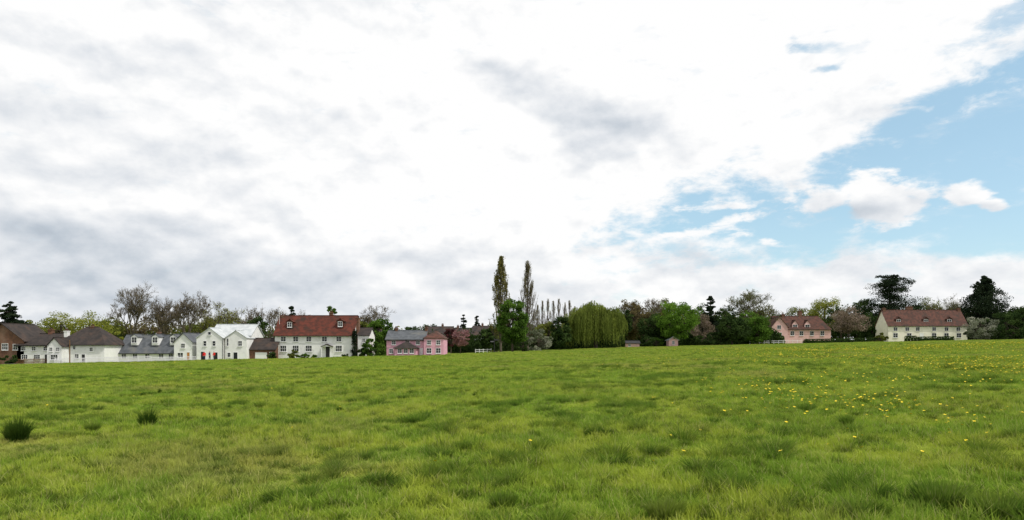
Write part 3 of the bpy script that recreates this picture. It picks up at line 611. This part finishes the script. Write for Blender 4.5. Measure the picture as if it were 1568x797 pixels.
def blades(name,n,half,h0,h1,w,mat,lean=.5,disc=False,outward=0.0,clump=0.0):
    if disc:
        a=rng.uniform(0,6.28,n); r=np.sqrt(rng.uniform(0,1,n))*half; rx,ry=np.cos(a)*r,np.sin(a)*r
    else: rx,ry=rng.uniform(-half,half,n),rng.uniform(-half,half,n)
    h=rng.uniform(h0,h1,n)
    if clump: h=h*(.30+1.6*vnoise(rx*clump+5*rng.random(),ry*clump+3)**1.6)
    if disc and mat is MR: h=h*(1.1-.45*(r/half)**2)*rng.uniform(.6,1.15,n)
    a=rng.uniform(0,6.28,n); ld=np.c_[np.cos(a),np.sin(a)]*rng.uniform(.1,1,n)[:,None]*lean
    if outward: ld=ld*.5+np.c_[rx,ry]/half*outward
    s=rng.uniform(0,6.28,n); sx,sy=np.cos(s)*w/2,np.sin(s)*w/2
    V=[]
    for f,wd in ((-.1,1.),(.5,.85),(1.,.12)):
        cx=rx+ld[:,0]*h*f*abs(f); cy=ry+ld[:,1]*h*f*abs(f); cz=h*f*(1-.25*np.minimum(1,np.hypot(ld[:,0],ld[:,1]))*max(f,0))
        V+= [np.c_[cx-sx*wd,cy-sy*wd,cz],np.c_[cx+sx*wd,cy+sy*wd,cz]]
    V=np.stack(V,1).reshape(-1,3); k=np.arange(n)[:,None]*6
    Q=np.concatenate([k+np.array([[0,1,3,2]]),k+np.array([[2,3,5,4]])]); lv=rng.uniform(0,1,n); lv=np.r_[lv,lv]
    return quadmesh(name,V,Q,[mat],None,lv,link=False)
srcs=[]
for i in range(4): srcs.append(blades(f'patch_near_{i}',2800,.55,.04,.12,.009,MG,.9,clump=5))
for i in range(3): srcs.append(blades(f'patch_mid_{i}',5500,1.35,.05,.13,.018,MG,.9,clump=3.2))
for i in range(3): srcs.append(blades(f'patch_far_{i}',5500,2.7,.06,.14,.04,MG,.8,clump=1.8))
tus=[blades(f'tussock_{i}',150,.11,.12,.24,.010,MT,.6,True,.7) for i in range(4)]
tusf=[blades(f'tussock_far_{i}',130,.24,.12,.24,.024,MT,.6,True,.7) for i in range(3)]
def instancer(name,objs,pts,rot,scl,idx):
    col=bpy.data.collections.new(name+'_parts')
    for i,o in enumerate(objs): o.name=f'{name}_{i:02d}'; col.objects.link(o)
    me=bpy.data.meshes.new(name); me.vertices.add(len(pts)); me.vertices.foreach_set('co',np.asarray(pts,np.float32).ravel())
    for nm,ty,dat in (('rot','FLOAT_VECTOR',rot),('scl','FLOAT_VECTOR',scl)):
        a=me.attributes.new(nm,ty,'POINT'); a.data.foreach_set('vector',np.asarray(dat,np.float32).ravel())
    a=me.attributes.new('idx','INT','POINT'); a.data.foreach_set('value',np.asarray(idx,np.int32)); me.update()
    ob=bpy.data.objects.new(name,me); scene.collection.objects.link(ob)
    ng=bpy.data.node_groups.new(name,'GeometryNodeTree'); ng.interface.new_socket('Geometry',in_out='INPUT',socket_type='NodeSocketGeometry'); ng.interface.new_socket('Geometry',in_out='OUTPUT',socket_type='NodeSocketGeometry')
    N=ng.nodes; gi=N.new('NodeGroupInput'); go=N.new('NodeGroupOutput'); ip=N.new('GeometryNodeInstanceOnPoints'); ci=N.new('GeometryNodeCollectionInfo')
    ci.inputs['Collection'].default_value=col; ci.inputs['Separate Children'].default_value=True; ci.inputs['Reset Children'].default_value=True
    def attr(nm,ty):
        q=N.new('GeometryNodeInputNamedAttribute'); q.data_type=ty; q.inputs['Name'].default_value=nm; return q.outputs['Attribute']
    L=ng.links; L.new(gi.outputs[0],ip.inputs['Points']); L.new(ci.outputs[0],ip.inputs['Instance']); ip.inputs['Pick Instance'].default_value=True
    L.new(attr('idx','INT'),ip.inputs['Instance Index']); L.new(attr('rot','FLOAT_VECTOR'),ip.inputs['Rotation']); L.new(attr('scl','FLOAT_VECTOR'),ip.inputs['Scale']); L.new(ip.outputs[0],go.inputs[0])
    mo=ob.modifiers.new('scatter','NODES'); mo.node_group=ng; return ob
def edge(x,y): return np.interp(x/np.maximum(y,1),[-.75,-.3,0,.12,.25,.75],[126,131,150,172,196,206])
def gridpts(y0,y1,sp,jit=.35):
    ys=np.arange(y0,y1,sp); out=[]
    for y in ys:
        w=.86*y+4; xs=np.arange(-w,w,sp); out.append(np.c_[xs,np.full(len(xs),y)])
    p=np.concatenate(out); p=p+rng.uniform(-jit,jit,p.shape)*sp
    return p[p[:,1]<edge(p[:,0],p[:,1])]
A1=gridpts(2.5,31,.82);A2=gridpts(30,80,2.1);A3=gridpts(79,210,4.3)
P=np.concatenate([A1,A2,A3]); idx=np.r_[rng.integers(0,4,len(A1)),rng.integers(4,7,len(A2)),rng.integers(7,10,len(A3))]
n=len(P); hs=(.25+1.0*vnoise(P[:,0]*.45+9,P[:,1]*.45)+.7*vnoise(P[:,0]*1.3+30,P[:,1]*1.3))
rz=rng.uniform(0,6.28,n)
instancer('meadow_grass',srcs,np.c_[P,ground(P[:,0],P[:,1])],np.c_[-.021*np.sin(rz),-.021*np.cos(rz),rz],np.c_[np.ones((n,2))*1.1,hs],idx)
def scatter(n,y0,y1,pw=1.0):
    y=(y0**pw+(y1**pw-y0**pw)*rng.random(n))**(1/pw); x=rng.uniform(-1,1,n)*(.82*y+3); return np.c_[x,y]
a=scatter(40000,4,48,1.7); d=vnoise(a[:,0]*.9,a[:,1]*.9)*.4+vnoise(a[:,0]*3.1+20,a[:,1]*3.1)*.6; a=a[d>.62+.16*rng.random(len(a))]
b2=scatter(30000,46,150,1.5); b2=b2[b2[:,1]<edge(b2[:,0],b2[:,1])-2]; d=vnoise(b2[:,0]*.35,b2[:,1]*.25)*.4+vnoise(b2[:,0]*1.3+20,b2[:,1]*.9)*.6; b2=b2[d>.62+.12*rng.random(len(b2))]
P=np.concatenate([a,b2]); n=len(P); idx=np.r_[rng.integers(0,4,len(a)),rng.integers(4,7,len(b2))]; s=rng.uniform(.45,1.2,n)*(.6+.7*vnoise(P[:,0]*.3,P[:,1]*.3+40))
instancer('grass_tussocks',tus+tusf,np.c_[P,ground(P[:,0],P[:,1])-.01],np.c_[np.zeros((n,2)),rng.uniform(0,6.28,n)],np.c_[s*1.15,s*1.15,s],idx)
def from_pix(px,py):
    y=10.
    for _ in range(40):
        x=(px-784)*y/F; y=.5*y+.5*(CZ-gz(x,y))*F/(py-HZ) if py>HZ else y
    return (px-784)*y/F,y
for px,py,w,h,mt in ((29,678,.13,.46,MR),(18,676,.08,.36,MR),(226,657,.11,.42,MR),(142,664,.09,.22,MT),(925,671,.16,.14,MR),(905,670,.10,.13,MR),(940,670,.08,.12,MR),(1295,658,.05,.26,MT),(1018,800,.12,.2,MT),(770,780,.10,.16,MT),(710,694,.08,.18,MT),(1440,775,.2,.2,MT),(1525,795,.16,.2,MT),(727,610,.04,.20,MR),(520,632,.08,.14,MR),(245,604,.04,.22,MR)):
    x,y=from_pix(px,py); o=blades('rush_tuft',int(1700*w/.3)+120,w,h*.7,h*1.25,.011,mt,.45,True,.42); scene.collection.objects.link(o); o.location=(x,y,gz(x,y)-.01)
fm=surf('buttercup_petals',(.80,.62,.02),(.72,.54,.02),8,rough=.4)
def flower(name):
    V,Q=tubes([(0,0,0)],[(.01,0,.15)],[.003],[.002],3); parts=[(V,Q,1,np.full(len(Q),.3))]
    c=np.array([.01,0,.15])
    for i in range(5):
        a=i*1.2566; d=np.array([math.cos(a),math.sin(a),.45]); e=np.array([-math.sin(a),math.cos(a),0])*.009; r=.020
        V=np.array([c,c+d*r*.6-e,c+d*r*1.0,c+d*r*.6+e]); parts.append((V,np.array([[0,1,2,3]]),0,None))
    ob=assemble(name,parts,[fm,MG]); scene.collection.objects.unlink(ob); return ob
a=scatter(70000,8,110,1.2); u=a[:,0]/a[:,1]; den=ss((u-.12)/.4)*(vnoise(a[:,0]*.25,a[:,1]*.12)**2.3)*1.5+.006; a=a[rng.random(len(a))<den*.6]; a=a[a[:,1]<edge(a[:,0],a[:,1])-3]
n=len(a); s=rng.uniform(.8,1.4,n)*(1+a[:,1]/55)
instancer('buttercup_flowers',[flower('f0'),flower('f1')],np.c_[a,ground(a[:,0],a[:,1])],np.c_[rng.uniform(-.3,.3,(n,2)),rng.uniform(0,6.28,n)],np.c_[s,s,s],rng.integers(0,2,n))

# ---------------------------------------------------------------- sky
sd=Vector((.50,-.22,.84)).normalized()
w=bpy.data.worlds.new('World'); scene.world=w; w.use_nodes=True; w.node_tree.nodes.clear(); t=NT(w.node_tree)
out=t.n('ShaderNodeOutputWorld'); sky=t.n('ShaderNodeTexSky'); sky.sky_type='NISHITA'; sky.sun_disc=False
sky.sun_elevation=math.asin(sd.z); sky.sun_rotation=math.atan2(sd.x,sd.y); sky.air_density=1.0; sky.dust_density=.6; sky.ozone_density=1.0
D=t.n('ShaderNodeTexCoord').outputs['Generated']; sx=t.n('ShaderNodeSeparateXYZ'); t.L.new(D,sx.inputs[0]); dx,dy,dz=sx.outputs
zc=t.m('MAXIMUM',dz,0.0); az=t.m('ARCTAN2',dx,dy); el=t.m('ARCSINE',dz)
inv=t.m('DIVIDE',1.0,t.m('ADD',zc,.38)); cb=t.n('ShaderNodeCombineXYZ'); t.L.new(t.m('MULTIPLY',dx,inv),cb.inputs[0]); t.L.new(t.m('MULTIPLY',dy,inv),cb.inputs[1]); PP=cb.outputs[0]
DI=t.vm('MULTIPLY',D,(1.,1.,1.7))
def conv(px,py):
    a=(px-784)/F; v=(HZ-py)/F; return math.atan(a),math.atan(v/math.sqrt(1+a*a))
nw1=t.m('SUBTRACT',t.noise(DI,4.0,4,.6),.5); nw2=t.m('SUBTRACT',t.noise(t.vm('ADD',DI,(5.,3.,9.)),4.0,4,.6),.5)
Uw=t.m('ADD',az,t.m('MULTIPLY',nw1,.36)); Vw=t.m('ADD',el,t.m('MULTIPLY',nw2,.24))
def gauss(px,py,rx,ry,rot=0,U=None,V=None):
    u0,v0=conv(px,py); du=t.m('SUBTRACT',U or Uw,u0); dv=t.m('SUBTRACT',V or Vw,v0)
    c,s=math.cos(rot),math.sin(rot)
    a=t.m('ADD',t.m('MULTIPLY',du,c),t.m('MULTIPLY',dv,s)); b=t.m('SUBTRACT',t.m('MULTIPLY',dv,c),t.m('MULTIPLY',du,s))
    a=t.m('MULTIPLY',a,F/rx); b=t.m('MULTIPLY',b,F/ry); q=t.m('ADD',t.m('MULTIPLY',a,a),t.m('MULTIPLY',b,b)); return t.m('EXPONENT',t.m('MULTIPLY',q,-1.))
def curve(pts):
    nd=t.n('ShaderNodeFloatCurve'); c=nd.mapping.curves[0]; P=[((a+1.6)/3.2,(e+.2)/1.8) for a,e in pts]
    while len(c.points)<len(P): c.points.new(.5,.5)
    for q,(a,b) in zip(c.points,P): q.location=(a,b); q.handle_type='VECTOR'
    nd.mapping.update(); t.L.new(t.m('MULTIPLY_ADD',az,1/3.2,.5),nd.inputs['Value']); return t.m('MULTIPLY_ADD',nd.outputs[0],1.8,-.2)
E1=curve([(-1.6,-.15),conv(760,560),conv(860,430),conv(945,352),conv(1110,300),conv(1230,287),conv(1340,232),conv(1430,165),conv(1500,105),conv(1568,70),conv(1800,-60),(1.5,-.15),(1.6,-.15)])
E2=curve([(-1.6,.0),conv(800,420),conv(920,345),conv(1000,372),conv(1130,392),conv(1210,398),conv(1300,368),conv(1370,385),conv(1450,395),conv(1568,385),(1.2,.12),(1.6,.1)])
n1=t.noise(PP,2.3,7,.55,.2); n1s=t.noise(t.vm('SCALE',PP,scale=.955),2.3,7,.55,.2)
m1=t.noise(DI,9,8,.56,.1); m1s=t.noise(t.vm('ADD',DI,(.004,0.,.022)),9,8,.56,.1)
m2=t.noise(t.vm('ADD',DI,(3.,1.,2.)),4.2,7,.50,.1); m2s=t.noise(t.vm('ADD',DI,(3.008,1.,2.045)),4.2,7,.50,.1)
f1=t.noise(t.vm('MULTIPLY',D,(1.,1.,2.6)),15,8,.64,.2)
jag=t.m('ADD',t.m('MULTIPLY',t.m('SUBTRACT',m1,.5),.16),t.m('MULTIPLY',t.m('SUBTRACT',f1,.5),.16))
deck=t.smooth(t.m('ADD',t.m('SUBTRACT',el,E1),jag),-.022,.035)
jag2=t.m('ADD',t.m('MULTIPLY',t.m('SUBTRACT',m1,.5),.14),t.m('MULTIPLY',t.m('SUBTRACT',f1,.5),.06))
band=t.smooth(t.m('ADD',t.m('SUBTRACT',E2,el),jag2),-.015,.022)
band=t.m('MULTIPLY',band,t.smooth(f1,.30,.5,.6,1.))
holes=None
for h in ((1485,62,60,30,.45),(1275,105,24,12,.2),(1222,45,46,14,-.3),(1535,20,50,16,.3)):
    g_=gauss(*h); holes=g_ if holes is None else t.m('MAXIMUM',holes,g_)
hole=t.smooth(t.m('ADD',holes,t.m('MULTIPLY',t.m('SUBTRACT',f1,.5),3.0)),.30,1.1)
deck=t.m('MULTIPLY',deck,t.m('SUBTRACT',1.,t.m('MULTIPLY',hole,.8)))
U2=t.m('ADD',az,t.m('MULTIPLY',nw1,.05)); V2=t.m('ADD',el,t.m('MULTIPLY',nw2,.05))
cum=None
for h in ((1270,306,52,24,0),(1348,312,62,28,-.1),(1322,286,50,30,0),(1385,318,34,15,0),(1480,303,30,13,-.15),(1525,318,26,12,-.3)):
    g_=gauss(*h,U2,V2); cum=g_ if cum is None else t.m('MAXIMUM',cum,g_)
cumc=t.smooth(t.m('ADD',cum,t.m('ADD',t.m('MULTIPLY',t.m('SUBTRACT',m1,.5),2.2),t.m('MULTIPLY',t.m('SUBTRACT',f1,.5),1.7))),.34,.74)
wis=None
for h in ((1050,352,90,8,.12),(1130,332,70,12,.2),(1187,370,20,9,0),(1100,312,80,9,0)):
    g_=gauss(*h,U2,V2); wis=g_ if wis is None else t.m('MAXIMUM',wis,g_)
wisc=t.smooth(t.m('ADD',wis,t.m('MULTIPLY',t.m('SUBTRACT',f1,.5),3.0)),.40,1.0,0,.95)
thin=t.smooth(f1,.50,.85,.03,.45)
inv1=lambda a:t.m('SUBTRACT',1.,a)
cov=inv1(t.m('MULTIPLY',t.m('MULTIPLY',inv1(deck),inv1(band)),t.m('MULTIPLY',t.m('MULTIPLY',inv1(cumc),inv1(wisc)),inv1(thin))))
Lm=t.m('MULTIPLY_ADD',t.m('SUBTRACT',n1,n1s),.35,.905)
Lm=t.m('ADD',Lm,t.m('MULTIPLY',t.m('SUBTRACT',m1,m1s),.60))
Lm=t.m('ADD',Lm,t.m('MULTIPLY',t.m('SUBTRACT',m2,m2s),.85))
Lm=t.m('ADD',Lm,t.m('MULTIPLY',t.m('SUBTRACT',n1,.5),-.20))
for px,py,rx,ry,rot,amt in ((1080,60,500,210,.1,.20),(820,125,110,40,-.2,-.13),(940,165,130,48,-.2,-.20),(1010,210,90,30,-.2,-.12),(740,115,60,26,-.4,-.09),(400,270,160,50,-.25,-.07),(250,180,120,40,-.2,-.03),(60,385,150,50,-.1,-.17),(330,440,420,46,0,-.10),(650,395,150,24,0,-.11),(420,385,140,26,0,-.08),(100,450,320,40,0,-.05),(1080,395,110,18,0,-.08),(1250,430,200,26,0,-.04),(700,300,260,60,0,.05),(240,150,420,130,0,.03)):
    Lm=t.m('ADD',Lm,t.m('MULTIPLY',gauss(px,py,rx,ry,rot),amt))
for px,py,rx,ry,rot,amt in ((1320,330,85,15,0,-.22),(1505,322,50,8,-.2,-.12),(1320,276,70,18,0,.10)):
    Lm=t.m('ADD',Lm,t.m('MULTIPLY',gauss(px,py,rx,ry,rot,U2,V2),amt))
Lm=t.m('MINIMUM',t.m('MAXIMUM',Lm,.30),1.0)
cr=t.n('ShaderNodeValToRGB'); R=cr.color_ramp; R.elements[0].position=.3; R.elements[0].color=(.30,.35,.41,1); R.elements[1].position=.97; R.elements[1].color=(1,1,1,1)
e=R.elements.new(.60); e.color=(.52,.58,.65,1); e=R.elements.new(.80); e.color=(.77,.80,.84,1)
t.L.new(Lm,cr.inputs[0])
b1=t.n('ShaderNodeBackground'); b1.inputs[1].default_value=.15; b2_=t.n('ShaderNodeBackground'); b2_.inputs[1].default_value=1.0; b3=t.n('ShaderNodeBackground'); b3.inputs[0].default_value=(.55,.90,1,1); b3.inputs[1].default_value=.9
t.L.new(sky.outputs[0],b1.inputs[0]); t.L.new(cr.outputs[0],b2_.inputs[0])
hz=t.n('ShaderNodeMixShader'); hz.inputs[0].default_value=.40; t.L.new(b1.outputs[0],hz.inputs[1]); t.L.new(b3.outputs[0],hz.inputs[2])
mx=t.n('ShaderNodeMixShader'); t.L.new(cov,mx.inputs[0]); t.L.new(hz.outputs[0],mx.inputs[1]); t.L.new(b2_.outputs[0],mx.inputs[2]); t.L.new(mx.outputs[0],out.inputs[0])

sun=bpy.data.lights.new('sun','SUN'); sun.energy=3.4; sun.angle=math.radians(1.0); sun.color=(1,.95,.87)
so=bpy.data.objects.new('sun',sun); scene.collection.objects.link(so); so.rotation_euler=sd.to_track_quat('Z','Y').to_euler(); so.location=(0,0,50)

# ---------------------------------------------------------------- camera
cam=bpy.data.cameras.new('camera'); cam.sensor_width=36; cam.lens=24; cam.shift_y=(HZ-398.5)/1568; cam.clip_end=12000; cam.clip_start=.05
co=bpy.data.objects.new('camera',cam); scene.collection.objects.link(co); co.location=(0,0,CZ); co.rotation_euler=(math.radians(90),0,0); scene.camera=co
scene.view_settings.view_transform='Standard'; scene.view_settings.look='None'; scene.view_settings.exposure=0; scene.view_settings.gamma=1
print('objects',len(bpy.data.objects))
